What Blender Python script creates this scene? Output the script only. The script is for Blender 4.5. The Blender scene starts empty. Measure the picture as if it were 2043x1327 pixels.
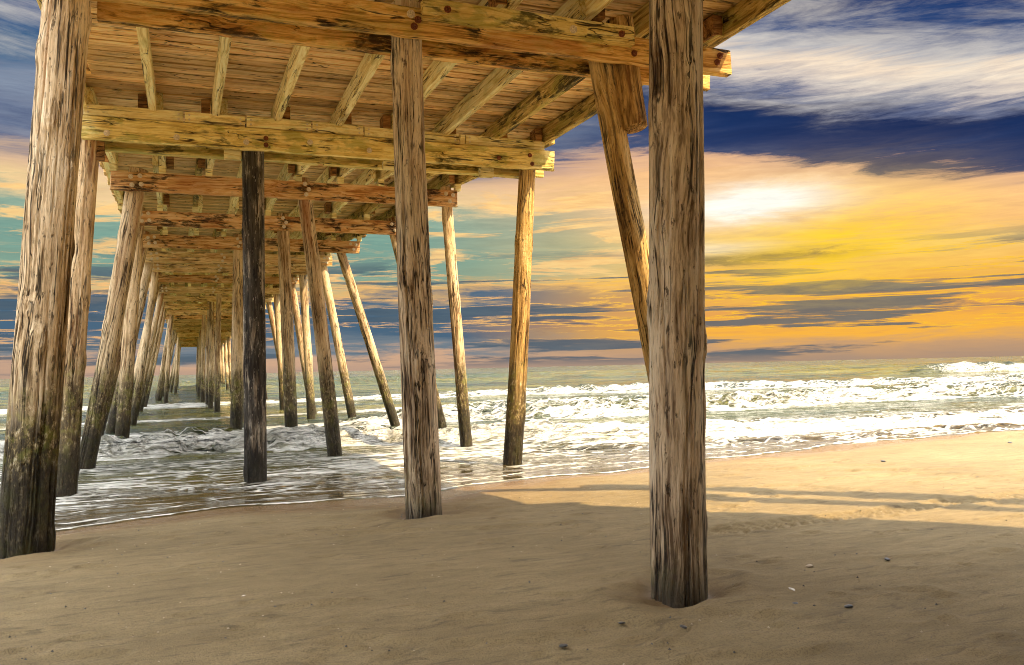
import bpy, bmesh, math, random
import numpy as np
from mathutils import Vector, Matrix

random.seed(7)
rng = np.random.default_rng(11)
scn = bpy.context.scene
COL = scn.collection

# ------------------------------------------------------------------ camera
CAM_Z = 1.6
yaw, pit, rol = math.radians(21.0), math.radians(2.37), math.radians(1.29)
zf = Vector((0, 0, 1))
f0 = Vector((math.sin(yaw), math.cos(yaw), 0)); r0 = Vector((math.cos(yaw), -math.sin(yaw), 0))
fw = f0 * math.cos(pit) + zf * math.sin(pit); u0 = r0.cross(fw)
rt = r0 * math.cos(rol) - u0 * math.sin(rol); up = u0 * math.cos(rol) + r0 * math.sin(rol)
cam_d = bpy.data.cameras.new('camera'); cam = bpy.data.objects.new('camera', cam_d); COL.objects.link(cam)
m = Matrix.Identity(4)
for i in range(3):
    m[i][0] = rt[i]; m[i][1] = up[i]; m[i][2] = -fw[i]
m[0][3], m[1][3], m[2][3] = 0, 0, CAM_Z
cam.matrix_world = m
cam_d.sensor_width = 36; cam_d.sensor_fit = 'HORIZONTAL'; cam_d.lens = 36 * 1680 / 2043
cam_d.clip_start = 0.05; cam_d.clip_end = 40000
scn.camera = cam
vs = scn.view_settings
vs.view_transform = 'Standard'; vs.look = 'None'; vs.gamma = 1; vs.use_curve_mapping = False
vs.exposure = 1.7
cy = scn.cycles
cy.filter_width = 0.95
cy.max_bounces = 6; cy.diffuse_bounces = 4; cy.glossy_bounces = 2; cy.transmission_bounces = 0; cy.transparent_max_bounces = 2
cy.caustics_reflective = False; cy.caustics_refractive = False; cy.sample_clamp_indirect = 6.0
cy.use_adaptive_sampling = True; cy.adaptive_threshold = 0.03; cy.adaptive_min_samples = 12
cy.use_denoising = True; cy.denoiser = 'OPENIMAGEDENOISE'; cy.denoising_input_passes = 'RGB_ALBEDO_NORMAL'; cy.denoising_prefilter = 'ACCURATE'

# ------------------------------------------------------------------ sun
SUN_TRAVEL = Vector((-0.5, 0.57, -1.0)).normalized()
sd = bpy.data.lights.new('sun', 'SUN'); sd.energy = 3.1; sd.angle = math.radians(0.42); sd.color = (1.0, 0.77, 0.45)
so = bpy.data.objects.new('sun', sd); COL.objects.link(so)
so.rotation_euler = SUN_TRAVEL.to_track_quat('-Z', 'Y').to_euler()
so.location = (20, -25, 40)


# ------------------------------------------------------------------ node helper
def lin(r, g, b):
    return tuple(((c / 255) / 12.92 if c / 255 <= 0.04045 else ((c / 255 + 0.055) / 1.055) ** 2.4) for c in (r, g, b)) + (1.0,)


class G:
    """small builder for node trees: sockets in, sockets out"""
    def __init__(s, tree):
        s.t = tree; s.n = tree.nodes; s.l = tree.links

    def new(s, typ, **kw):
        nd = s.n.new(typ)
        for k, v in kw.items():
            setattr(nd, k, v)
        return nd

    def put(s, sock, v):
        if isinstance(v, bpy.types.NodeSocket):
            s.l.new(v, sock)
        elif v is not None:
            sock.default_value = v

    def m(s, op, a, b=None, c=None, clamp=False):
        nd = s.new('ShaderNodeMath', operation=op, use_clamp=clamp)
        for i, v in enumerate((a, b, c)):
            s.put(nd.inputs[i], v)
        return nd.outputs[0]

    def add(s, a, b): return s.m('ADD', a, b)
    def sub(s, a, b): return s.m('SUBTRACT', a, b)
    def mul(s, a, b): return s.m('MULTIPLY', a, b)

    def sst(s, v, lo, hi, a=0.0, b=1.0):
        nd = s.new('ShaderNodeMapRange', interpolation_type='SMOOTHSTEP')
        s.put(nd.inputs[0], v)
        for i, q in enumerate((lo, hi, a, b)):
            s.put(nd.inputs[i + 1], q)
        return nd.outputs[0]

    def gauss(s, v, c, w):
        q = s.m('DIVIDE', s.sub(v, c), w)
        return s.m('EXPONENT', s.mul(s.mul(q, q), -1.0))

    def xyz(s, x, y, z):
        nd = s.new('ShaderNodeCombineXYZ')
        for i, v in enumerate((x, y, z)):
            s.put(nd.inputs[i], v)
        return nd.outputs[0]

    def sep(s, v):
        nd = s.new('ShaderNodeSeparateXYZ'); s.put(nd.inputs[0], v)
        return nd.outputs[0], nd.outputs[1], nd.outputs[2]

    def vmul(s, v, k):
        nd = s.new('ShaderNodeVectorMath', operation='MULTIPLY'); s.put(nd.inputs[0], v); s.put(nd.inputs[1], k)
        return nd.outputs[0]

    def vadd(s, v, k):
        nd = s.new('ShaderNodeVectorMath', operation='ADD'); s.put(nd.inputs[0], v); s.put(nd.inputs[1], k)
        return nd.outputs[0]

    def noise(s, v, scale, detail=4, rough=0.55, dist=0.0):
        nd = s.new('ShaderNodeTexNoise'); s.put(nd.inputs['Vector'], v)
        nd.inputs['Scale'].default_value = scale; nd.inputs['Detail'].default_value = detail
        nd.inputs['Roughness'].default_value = rough; nd.inputs['Distortion'].default_value = dist
        return nd.outputs[0]

    def voro(s, v, scale, feat='F1'):
        nd = s.new('ShaderNodeTexVoronoi', feature=feat); s.put(nd.inputs['Vector'], v)
        nd.inputs['Scale'].default_value = scale
        return nd.outputs[0]

    def ramp(s, fac, stops, interp='LINEAR'):
        nd = s.new('ShaderNodeValToRGB'); cr = nd.color_ramp; cr.interpolation = interp
        while len(cr.elements) < len(stops):
            cr.elements.new(0.5)
        for e, (p, c) in zip(cr.elements, sorted(stops, key=lambda q: q[0])):
            e.position = p; e.color = c
        s.put(nd.inputs[0], fac)
        return nd.outputs[0]

    def mix(s, f, a, b, mode='MIX'):
        nd = s.new('ShaderNodeMix', data_type='RGBA', blend_type=mode)
        s.put(nd.inputs[0], f); s.put(nd.inputs[6], a); s.put(nd.inputs[7], b)
        return nd.outputs[2]

    def bump(s, h, strength=0.5, dist=0.02, normal=None):
        nd = s.new('ShaderNodeBump'); s.put(nd.inputs['Height'], h)
        nd.inputs['Strength'].default_value = strength; nd.inputs['Distance'].default_value = dist
        if normal is not None:
            s.put(nd.inputs['Normal'], normal)
        return nd.outputs[0]


# ------------------------------------------------------------------ world
def build_world():
    w = bpy.data.worlds.new('World'); scn.world = w; w.use_nodes = True
    t = w.node_tree; t.nodes.clear(); g = G(t)
    D = g.new('ShaderNodeTexCoord').outputs['Generated']
    dx, dy, dz = g.sep(D)
    K = 57.29578
    E = g.mul(g.m('ARCSINE', dz), K)
    A = g.mul(g.m('ARCTAN2', dx, dy), K)
    vs5 = g.xyz(dx, dy, g.mul(dz, 5.0)); vs9 = g.xyz(dx, dy, g.mul(dz, 9.0)); vs3 = g.xyz(dx, dy, g.mul(dz, 2.6))
    n1 = g.noise(vs5, 2.3, 2, 0.5)
    n2 = g.noise(vs9, 5.0, 7, 0.64, 0.6)
    n3 = g.noise(vs9, 18.0, 7, 0.68, 0.5)
    # wispy streaks that lean down to the right
    tilt = g.add(dz, g.mul(A, 0.0016))
    nw = g.noise(g.xyz(dx, dy, g.mul(tilt, 7.5)), 5.0, 8, 0.66, 0.35)
    wav = g.add(g.add(g.mul(g.sub(n1, 0.5), 4.0), g.mul(g.sub(n2, 0.5), 4.0)), g.mul(g.sub(n3, 0.5), 1.8))
    low = g.sst(E, -0.6, 1.6)
    Ew = g.add(E, g.mul(wav, low))
    Er = g.add(Ew, g.mul(g.mul(g.sst(A, 26.0, 56.0), 4.6), g.sst(E, 6.0, 9.5)))
    fl = g.m('DIVIDE', Ew, 32.0, clamp=True); fr = g.m('DIVIDE', Er, 32.0, clamp=True)
    S = lambda e, *c: (e / 32.0, lin(*c))
    left = g.ramp(fl, [S(0, 186, 154, 132), S(0.6, 206, 166, 134), S(1.2, 118, 128, 136), S(2.6, 74, 100, 122), S(4.6, 72, 104, 128), S(5.3, 226, 180, 112),
                       S(6.2, 132, 162, 142), S(9.0, 122, 160, 146), S(10.4, 146, 172, 152), S(11.3, 238, 205, 150), S(12.6, 222, 186, 150), S(14.2, 84, 98, 132),
                       S(16.5, 128, 140, 160), S(18.5, 36, 88, 130), S(21.5, 70, 92, 134), S(25, 120, 150, 186)])
    right = g.ramp(fr, [S(0, 170, 142, 120), S(1.0, 200, 156, 112), S(2.2, 246, 178, 66), S(3.0, 226, 160, 84), S(4.4, 238, 178, 84), S(5.2, 244, 188, 98),
                        S(7.5, 248, 206, 126), S(10.0, 249, 192, 126), S(13.2, 250, 196, 138), S(14.2, 226, 178, 140), S(14.9, 40, 60, 104), S(17.9, 6, 38, 86),
                        S(18.9, 96, 106, 138), S(19.9, 206, 194, 186), S(21.0, 244, 222, 196), S(22.0, 168, 168, 176), S(23.2, 50, 76, 124), S(24.5, 14, 46, 100), S(28, 110, 140, 180)])
    wr = g.mul(g.sst(g.add(A, g.mul(g.sub(n1, 0.5), 22.0)), 17.0, 34.0), g.sst(A, 150.0, 100.0))
    c = g.mix(wr, left, right)
    # cream cloud streaks over the teal, with lit edges
    m1 = g.mul(g.sst(n2, 0.52, 0.60), g.mul(g.sst(E, 4.5, 6.5), g.sst(E, 13.0, 11.0)))
    c = g.mix(g.mul(g.mul(m1, 0.85), g.sst(wr, 1.0, 0.55)), c, g.mix(n3, lin(250, 180, 110), lin(255, 226, 150)))
    # slate cloud bars
    n4 = g.noise(g.xyz(dx, dy, g.mul(dz, 21.0)), 3.6, 8, 0.62, 0.3)
    m2 = g.mul(g.sst(g.add(g.add(n4, g.mul(g.sub(n3, 0.5), 0.10)), g.mul(g.gauss(E, 3.9, 1.1), 0.055)), 0.52, 0.60), g.mul(g.sst(E, -0.3, 0.7), g.sst(E, 8.5, 6.0)))
    c = g.mix(g.mul(m2, 0.9), c, g.mix(n3, lin(52, 76, 98), lin(98, 112, 120)))
    m2b = g.mul(g.gauss(g.add(n4, g.mul(g.gauss(E, 3.9, 1.1), 0.055)), 0.525, 0.012), g.mul(g.sst(E, 1.2, 2.4), g.sst(E, 8.5, 6.0)))
    c = g.mix(g.mul(m2b, 0.8), c, g.mix(wr, lin(250, 190, 120), lin(255, 196, 50)))
    # thin dark bar under the glow
    bar = g.mul(g.gauss(g.add(E, g.mul(g.sub(n3, 0.5), 2.2)), 6.75, 0.33), g.mul(g.sst(A, 28.0, 33.0), g.sst(A, 46.0, 41.0)))
    c = g.mix(g.mul(bar, 0.92), c, lin(84, 84, 90))
    # wisps in the upper sky
    m3 = g.mul(g.sst(nw, 0.40, 0.72), g.sst(E, 12.5, 17.0))
    c = g.mix(g.mul(m3, g.mul(0.55, g.sst(g.gauss(Er, 16.5, 2.0), 1.0, 0.2))), c, lin(228, 218, 202))
    # glow of the hidden evening sun
    gy = g.mul(g.gauss(g.add(A, g.mul(g.sub(n1, 0.5), 4)), 41.5, 7.5), g.gauss(g.add(E, g.mul(g.sub(n2, 0.5), 3.0)), 8.0, 3.2))
    c = g.mix(g.mul(gy, g.sst(g.add(g.mul(n2, 0.6), g.mul(n3, 0.4)), 0.34, 0.58, 0.25, 0.88)), c, lin(255, 208, 26))
    gw = g.mul(g.gauss(A, 37.0, 5.2), g.gauss(g.add(E, g.mul(g.sub(n2, 0.5), 2.6)), 10.3, 1.15))
    gw2 = g.mul(g.gauss(A, 34.0, 4.0), g.gauss(g.add(E, g.mul(g.sub(n2, 0.5), 1.0)), 7.6, 0.35))
    c = g.mix(g.m('ADD', g.mul(gw, 1.25), g.mul(gw2, 0.35), clamp=True), c, (1.0, 0.98, 0.86, 1))
    # high sky above the frame: broken bright cloud over daylight blue
    sky = g.new('ShaderNodeTexSky', sky_type='NISHITA'); sky.sun_disc = False
    sky.sun_elevation = math.asin(-SUN_TRAVEL.z); sky.sun_rotation = math.atan2(-SUN_TRAVEL.x, -SUN_TRAVEL.y)
    nis = g.mix(1.0, sky.outputs[0], (0.075, 0.075, 0.075, 1), 'MULTIPLY')
    nc = g.noise(vs3, 3.2, 6, 0.55, 0.5)
    hi = g.mix(g.sst(nc, 0.36, 0.58), nis, (2.65, 2.73, 2.88, 1))
    shd = g.add(0.80, g.add(g.mul(g.sub(n3, 0.5), 0.55), g.mul(nw, 0.36)))
    c = g.mix(g.sst(E, 3.0, 9.0), c, g.mix(1.0, c, g.xyz(shd, shd, g.add(g.mul(shd, 0.8), 0.2)), 'MULTIPLY'))
    scl = g.mix(1.0, c, (0.325, 0.325, 0.325, 1), 'MULTIPLY')
    c = g.mix(g.sst(g.add(E, g.mul(g.sub(nc, 0.5), 8.0)), 24.0, 38.0), scl, hi)
    bg = g.new('ShaderNodeBackground'); g.put(bg.inputs[0], c); bg.inputs[1].default_value = 1.0
    out = g.new('ShaderNodeOutputWorld'); t.links.new(bg.outputs[0], out.inputs[0])


build_world()


# ------------------------------------------------------------------ materials
def material(name):
    mt = bpy.data.materials.new(name); mt.use_nodes = True
    t = mt.node_tree; t.nodes.clear(); g = G(t)
    b = g.new('ShaderNodeBsdfPrincipled'); o = g.new('ShaderNodeOutputMaterial')
    t.links.new(b.outputs[0], o.inputs[0])
    return mt, g, b


def wood_mat(name, light, mid, dark, stain=(0.02, 0.015, 0.01), stain_amt=0.5, algae=0.0, red=0.0, grain=1.0, vary=0.16, lo=0.52, soft=0.0):
    """sawn timber, grain along local x"""
    mt, g, b = material(name)
    tc = g.new('ShaderNodeTexCoord').outputs['Object']
    rnd = g.new('ShaderNodeObjectInfo').outputs['Random']
    off = g.xyz(g.mul(rnd, 37.0), g.mul(rnd, 91.0), g.mul(rnd, 53.0))
    p = g.vadd(tc, off)
    warp = g.noise(g.vmul(p, (0.8, 3.5, 3.5)), 1.0, 2, 0.5)
    pw = g.vadd(p, g.xyz(0.0, g.mul(warp, 0.30), g.mul(warp, 0.30)))
    gr = g.noise(g.vmul(pw, (1.0, 26.0, 26.0)), 1.0, 5, 0.6)
    fine = g.noise(g.vmul(pw, (4.0, 120.0, 120.0)), 1.0, 3, 0.6)
    blot = g.noise(g.vmul(p, (1.3, 3.0, 3.0)), 1.3, 5, 0.6, 0.5)
    c = g.ramp(g.add(g.mul(gr, 0.8), g.mul(fine, 0.25)), [(0.40 - soft, dark + (1,)), (0.51, mid + (1,)), (0.62 + soft, light + (1,))])
    if red:
        c = g.mix(g.mul(g.sst(g.noise(g.vmul(p, (0.9, 2.5, 2.5)), 1.6, 3, 0.5), 0.48, 0.66), red), c, (0.42, 0.13, 0.03, 1))
    if algae:
        c = g.mix(g.mul(g.sst(g.noise(g.vmul(p, (1.1, 2.2, 2.2)), 1.9, 5, 0.65), 0.48, 0.62), algae), c, (0.30, 0.30, 0.045, 1))
    # knots
    kv = g.voro(g.vmul(p, (1.6, 5.0, 5.0)), 1.0)
    c = g.mix(g.mul(g.sst(kv, 0.12, 0.05), 0.75), c, (0.10, 0.035, 0.012, 1))
    sp = g.mul(g.sst(blot, lo, lo + 0.10), g.sst(g.noise(g.vmul(p, (4, 20, 20)), 1.0, 5, 0.75), 0.38, 0.54))
    split = g.mul(g.sst(g.m('ABSOLUTE', g.sub(g.noise(g.vmul(pw, (0.35, 11.0, 11.0)), 1.0, 2, 0.5), 0.5)), 0.018, 0.004), g.sst(blot, 0.44, 0.54))
    c = g.mix(g.mul(split, 0.9), c, (0.03, 0.014, 0.006, 1))
    c = g.mix(g.mul(sp, stain_amt), c, stain + (1,))
    val = g.new('ShaderNodeHueSaturation'); g.put(val.inputs['Color'], c); g.put(val.inputs['Value'], g.add(1.0 - vary, g.mul(rnd, 2 * vary)))
    g.put(b.inputs['Base Color'], val.outputs[0])
    b.inputs['Roughness'].default_value = 0.78
    b.inputs['Specular IOR Level'].default_value = 0.25
    h = g.sub(g.add(g.mul(gr, 0.7), g.mul(fine, 0.3)), split)
    g.put(b.inputs['Normal'], g.bump(h, 0.9 * grain, 0.03))
    return mt


def pile_mat(name, light, mid, dark, wet_top=2.1, black=0.0, crack_n=1.0, rust_amt=0.6, foot_top=0.85, tide_amt=0.85):
    """round weathered pile; local z runs up the trunk; a tide stain with barnacles at the foot (world height)"""
    mt, g, b = material(name)
    tc = g.new('ShaderNodeTexCoord').outputs['Object']
    rnd = g.new('ShaderNodeObjectInfo').outputs['Random']
    geo = g.new('ShaderNodeNewGeometry')
    wz = g.sep(geo.outputs['Position'])[2]
    p = g.vadd(tc, g.xyz(g.mul(rnd, 40.0), g.mul(rnd, 71.0), g.mul(rnd, 23.0)))
    warp = g.noise(g.vmul(p, (2.0, 2.0, 0.9)), 1.0, 2, 0.5)
    pw = g.vadd(p, g.xyz(g.mul(warp, 0.16), g.mul(warp, 0.16), 0.0))
    gr = g.noise(g.vmul(pw, (24.0, 24.0, 1.5)), 1.0, 5, 0.68)
    fine = g.noise(g.vmul(pw, (80.0, 80.0, 7.0)), 1.0, 4, 0.65)
    crk = g.noise(g.vmul(pw, (17.0, 17.0, 0.45)), 1.0, 3, 0.55)
    crack = g.mul(g.sst(g.m('ABSOLUTE', g.sub(crk, 0.5)), 0.030, 0.008), g.sst(g.noise(g.vmul(p, (3, 3, 1.1)), 1.0, 2, 0.5), 0.40, 0.55))
    tone = g.noise(g.vmul(p, (3.0, 3.0, 0.7)), 1.0, 4, 0.55)
    c = g.ramp(g.add(g.mul(gr, 0.55), g.mul(tone, 0.5)), [(0.41, dark + (1,)), (0.50, mid + (1,)), (0.60, light + (1,))])
    c = g.mix(g.mul(g.sst(fine, 0.5, 0.36), 0.5), c, dark + (1,))
    pit = g.mul(g.sst(g.noise(g.vmul(p, (30, 30, 9.0)), 1.0, 4, 0.7), 0.60, 0.68), 0.75)
    c = g.mix(pit, c, (0.03, 0.02, 0.012, 1))
    c = g.mix(g.mul(crack, 0.92), c, (0.018, 0.011, 0.006, 1))
    if black:
        c = g.mix(g.mul(g.sst(g.noise(g.vmul(p, (7, 7, 1.4)), 1.0, 5, 0.7), 0.36, 0.52), black), c, (0.016, 0.014, 0.013, 1))
        c = g.mix(g.mul(g.sst(g.noise(g.vmul(p, (40, 40, 7)), 1.0, 3, 0.7), 0.62, 0.68), 0.8), c, (0.55, 0.47, 0.36, 1))
    # rust running down from the bolts
    rust = g.mul(g.sst(g.noise(g.vmul(p, (6, 6, 0.25)), 1.0, 3, 0.5), 0.52, 0.68), g.sst(wz, 2.6, 4.9))
    c = g.mix(g.mul(rust, rust_amt), c, (0.36, 0.10, 0.02, 1))
    # tide zone
    tz = g.add(wz, g.mul(g.sub(g.noise(g.vmul(p, (5, 5, 0.8)), 1.0, 5, 0.65), 0.5), 1.9))
    tide = g.sst(tz, wet_top, wet_top - 0.9)
    barn = g.noise(g.vmul(p, (24, 24, 11)), 1.0, 5, 0.75)
    tc1 = g.ramp(barn, [(0.42, (0.012, 0.010, 0.006, 1)), (0.52, (0.060, 0.046, 0.018, 1)), (0.58, (0.26, 0.20, 0.085, 1)), (0.66, (0.58, 0.52, 0.38, 1))])
    tc1 = g.mix(g.mul(g.sst(g.noise(p, 6.0, 4, 0.6), 0.48, 0.62), 0.55), tc1, (0.17, 0.18, 0.02, 1))
    c = g.mix(g.mul(tide, tide_amt), c, tc1)
    foot = g.sst(g.add(wz, g.mul(g.sub(tone, 0.5), 0.5)), foot_top, foot_top - 0.32)
    c = g.mix(g.mul(foot, 0.80), c, (0.020, 0.017, 0.013, 1))
    val = g.new('ShaderNodeHueSaturation'); g.put(val.inputs['Color'], c); g.put(val.inputs['Value'], g.add(0.88, g.mul(rnd, 0.24)))
    g.put(b.inputs['Base Color'], val.outputs[0])
    g.put(b.inputs['Roughness'], g.sst(foot, 0.0, 1.0, 0.82, 0.42))
    b.inputs['Specular IOR Level'].default_value = 0.25
    h = g.add(g.sub(g.add(g.mul(gr, 0.5), g.mul(fine, 0.35)), g.mul(crack, 0.9)), g.mul(g.mul(barn, tide), 0.6))
    g.put(b.inputs['Normal'], g.bump(g.sub(h, g.mul(pit, 0.5)), 0.9 * crack_n, 0.03))
    return mt


M = {}
M['beam_amber'] = wood_mat('amber beam wood', (0.90, 0.60, 0.22), (0.76, 0.42, 0.10), (0.34, 0.15, 0.03), stain=(0.030, 0.022, 0.008), stain_amt=0.9, lo=0.5, algae=0.3, red=0.45)
M['beam_pine'] = wood_mat('yellow green pine', (0.94, 0.78, 0.32), (0.84, 0.64, 0.20), (0.52, 0.34, 0.08), stain=(0.040, 0.036, 0.010), stain_amt=0.8, lo=0.54, algae=0.55, red=0.15)
M['beam_red'] = wood_mat('red brown beam wood', (0.92, 0.62, 0.32), (0.80, 0.44, 0.16), (0.40, 0.15, 0.04), stain=(0.022, 0.012, 0.007), stain_amt=0.9, lo=0.52, algae=0.1, red=0.4)
M['beam_pale'] = wood_mat('pale beam wood', (0.92, 0.70, 0.38), (0.82, 0.55, 0.24), (0.50, 0.27, 0.09), stain=(0.07, 0.045, 0.02), stain_amt=0.6, lo=0.55, algae=0.2, red=0.35)
M['joist'] = wood_mat('pale joist wood', (0.95, 0.85, 0.48), (0.90, 0.74, 0.34), (0.66, 0.47, 0.16), stain=(0.06, 0.045, 0.018), stain_amt=0.4, lo=0.58, algae=0.3)
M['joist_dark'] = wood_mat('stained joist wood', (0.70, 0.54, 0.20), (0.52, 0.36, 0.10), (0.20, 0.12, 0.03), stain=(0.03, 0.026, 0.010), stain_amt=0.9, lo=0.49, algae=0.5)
M['plank'] = wood_mat('deck plank wood', (0.95, 0.72, 0.38), (0.90, 0.60, 0.26), (0.56, 0.29, 0.09), stain=(0.035, 0.018, 0.008), stain_amt=0.45, lo=0.57, algae=0.1, red=0.25, vary=0.26, soft=0.03)
M['block'] = wood_mat('brown block wood', (0.50, 0.27, 0.09), (0.32, 0.15, 0.045), (0.10, 0.045, 0.015), stain_amt=0.6)
M['pile'] = pile_mat('weathered pile wood', (0.82, 0.63, 0.38), (0.64, 0.45, 0.24), (0.22, 0.12, 0.05))
M['pile_near'] = pile_mat('grey weathered pile wood', (0.88, 0.74, 0.53), (0.70, 0.53, 0.34), (0.15, 0.09, 0.045), wet_top=0.95, rust_amt=0.15, foot_top=0.42, tide_amt=0.6)
M['pile_left'] = pile_mat('mossy weathered pile wood', (0.90, 0.74, 0.50), (0.72, 0.54, 0.32), (0.20, 0.12, 0.05), wet_top=2.0, rust_amt=0.4, foot_top=1.05, tide_amt=0.95)
M['pile_gold'] = pile_mat('golden pile wood', (0.74, 0.50, 0.20), (0.54, 0.32, 0.10), (0.16, 0.08, 0.022), rust_amt=0.35)
M['pile_black'] = pile_mat('tarred pile wood', (0.58, 0.50, 0.38), (0.26, 0.20, 0.13), (0.05, 0.036, 0.025), black=0.88, rust_amt=0.0, wet_top=0.4, foot_top=0.6)


def simple(name, col, rough=0.6, metal=0.0, nscale=20, var=0.3):
    mt, g, b = material(name)
    tc = g.new('ShaderNodeTexCoord').outputs['Object']
    n = g.noise(tc, nscale, 5, 0.6)
    c2 = tuple(c * (1 - var) for c in col); c3 = tuple(min(1, c * (1 + var)) for c in col)
    g.put(b.inputs['Base Color'], g.ramp(n, [(0.3, c2 + (1,)), (0.7, c3 + (1,))]))
    b.inputs['Roughness'].default_value = rough; b.inputs['Metallic'].default_value = metal
    g.put(b.inputs['Normal'], g.bump(n, 0.3, 0.01))
    return mt


M['bolt'] = simple('galvanised bolt steel', (0.72, 0.60, 0.42), 0.6, 0.1, 60, 0.4)
M['rust'] = simple('rusty bolt steel', (0.20, 0.055, 0.018), 0.85, 0.1, 60, 0.6)
M['siding'] = simple('grey painted siding', (0.46, 0.45, 0.42), 0.7)
M['roofing'] = simple('dark roof shingle', (0.10, 0.09, 0.085), 0.9)
M['glass'] = simple('window glass', (0.05, 0.07, 0.08), 0.08, 0.0, 3, 0.1)
M['shell'] = simple('bleached shell', (0.72, 0.66, 0.56), 0.5, 0.0, 40, 0.2)
M['pebble_dark'] = simple('dark wet pebble', (0.05, 0.045, 0.04), 0.4, 0.0, 40, 0.3)
M['pebble_tan'] = simple('tan pebble', (0.40, 0.31, 0.20), 0.6, 0.0, 40, 0.3)

# ------------------------------------------------------------------ value noise for meshes
_LAT = rng.random((256, 256))


def vnoise(x, y):
    xi = np.floor(x).astype(int); yi = np.floor(y).astype(int)
    fx = x - xi; fy = y - yi
    fx = fx * fx * (3 - 2 * fx); fy = fy * fy * (3 - 2 * fy)
    a = _LAT[xi & 255, yi & 255]; b_ = _LAT[(xi + 1) & 255, yi & 255]
    c = _LAT[xi & 255, (yi + 1) & 255]; d = _LAT[(xi + 1) & 255, (yi + 1) & 255]
    return (a * (1 - fx) + b_ * fx) * (1 - fy) + (c * (1 - fx) + d * fx) * fy


def fbm(x, y, o=4, r=0.5):
    s = 0; a = 1; t = 0
    for k in range(o):
        s = s + a * vnoise(x * 2 ** k + 17.3 * k, y * 2 ** k + 31.7 * k); t += a; a *= r
    return s / t


def sstep(v, a, b):
    t = np.clip((v - a) / (b - a), 0, 1); return t * t * (3 - 2 * t)


def grid_mesh(name, X, Y, Z, mat, attrs=None, smooth=True):
    ny, nx = X.shape
    me = bpy.data.meshes.new(name)
    co = np.stack([X, Y, Z], -1).reshape(-1, 3).astype(np.float32)
    idx = np.arange(ny * nx).reshape(ny, nx)
    q = np.stack([idx[:-1, :-1], idx[:-1, 1:], idx[1:, 1:], idx[1:, :-1]], -1).reshape(-1)
    nf = (ny - 1) * (nx - 1)
    me.vertices.add(len(co)); me.vertices.foreach_set('co', co.ravel())
    me.loops.add(nf * 4); me.loops.foreach_set('vertex_index', q.astype(np.int32))
    me.polygons.add(nf); me.polygons.foreach_set('loop_start', np.arange(0, nf * 4, 4, dtype=np.int32))
    me.update(calc_edges=True)
    if smooth:
        me.shade_smooth()
    for k, v in (attrs or {}).items():
        at = me.attributes.new(k, 'FLOAT', 'POINT'); at.data.foreach_set('value', v.ravel().astype(np.float32))
    me.materials.append(mat)
    ob = bpy.data.objects.new(name, me); COL.objects.link(ob)
    return ob


def graded(lo, hi, a, b, fine, growth=1.12, cap=1e9):
    """coordinates fine between a and b, growing outwards to lo and hi"""
    mid = list(np.arange(a, b, fine)); s = fine; v = mid[-1]; up_ = []
    while v < hi:
        s = min(s * growth, cap); v += s; up_.append(min(v, hi))
    s = fine; v = a; dn = []
    while v > lo:
        s = min(s * growth, cap); v -= s; dn.append(max(v, lo))
    return np.array(dn[::-1] + mid + up_)


# ------------------------------------------------------------------ beach
WLX = np.array([-400, -40, -6, -2.6, -1.36, -0.52, 0.72, 2.5, 4.29, 6.55, 8.36, 11.82, 16.94, 30, 60, 900.])
WLY = np.array([6.0, 8.0, 9.5, 9.8, 9.95, 10.39, 10.58, 10.60, 11.13, 11.43, 11.92, 12.79, 13.2, 14.0, 15, 25.])


def waterline(x):
    return np.interp(x, WLX, WLY) + 0.10 * np.sin(x * 1.7 + 0.6) * np.exp(-np.abs(x) / 40) + 0.05 * np.sin(x * 4.1)


FEET = [(2.78, 4.50, 0.17), (2.19, 8.25, 0.2), (-1.31, 8.25, 0.2)]


def sand_h(x, y):
    d = waterline(x) - y
    z = np.where(d > 0, 0.215 * (1 - np.exp(-np.maximum(d, 0) / 1.9)) + 0.004 * np.maximum(d - 14, 0), 0.10 * d)
    return np.maximum(z, -4.0)


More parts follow.
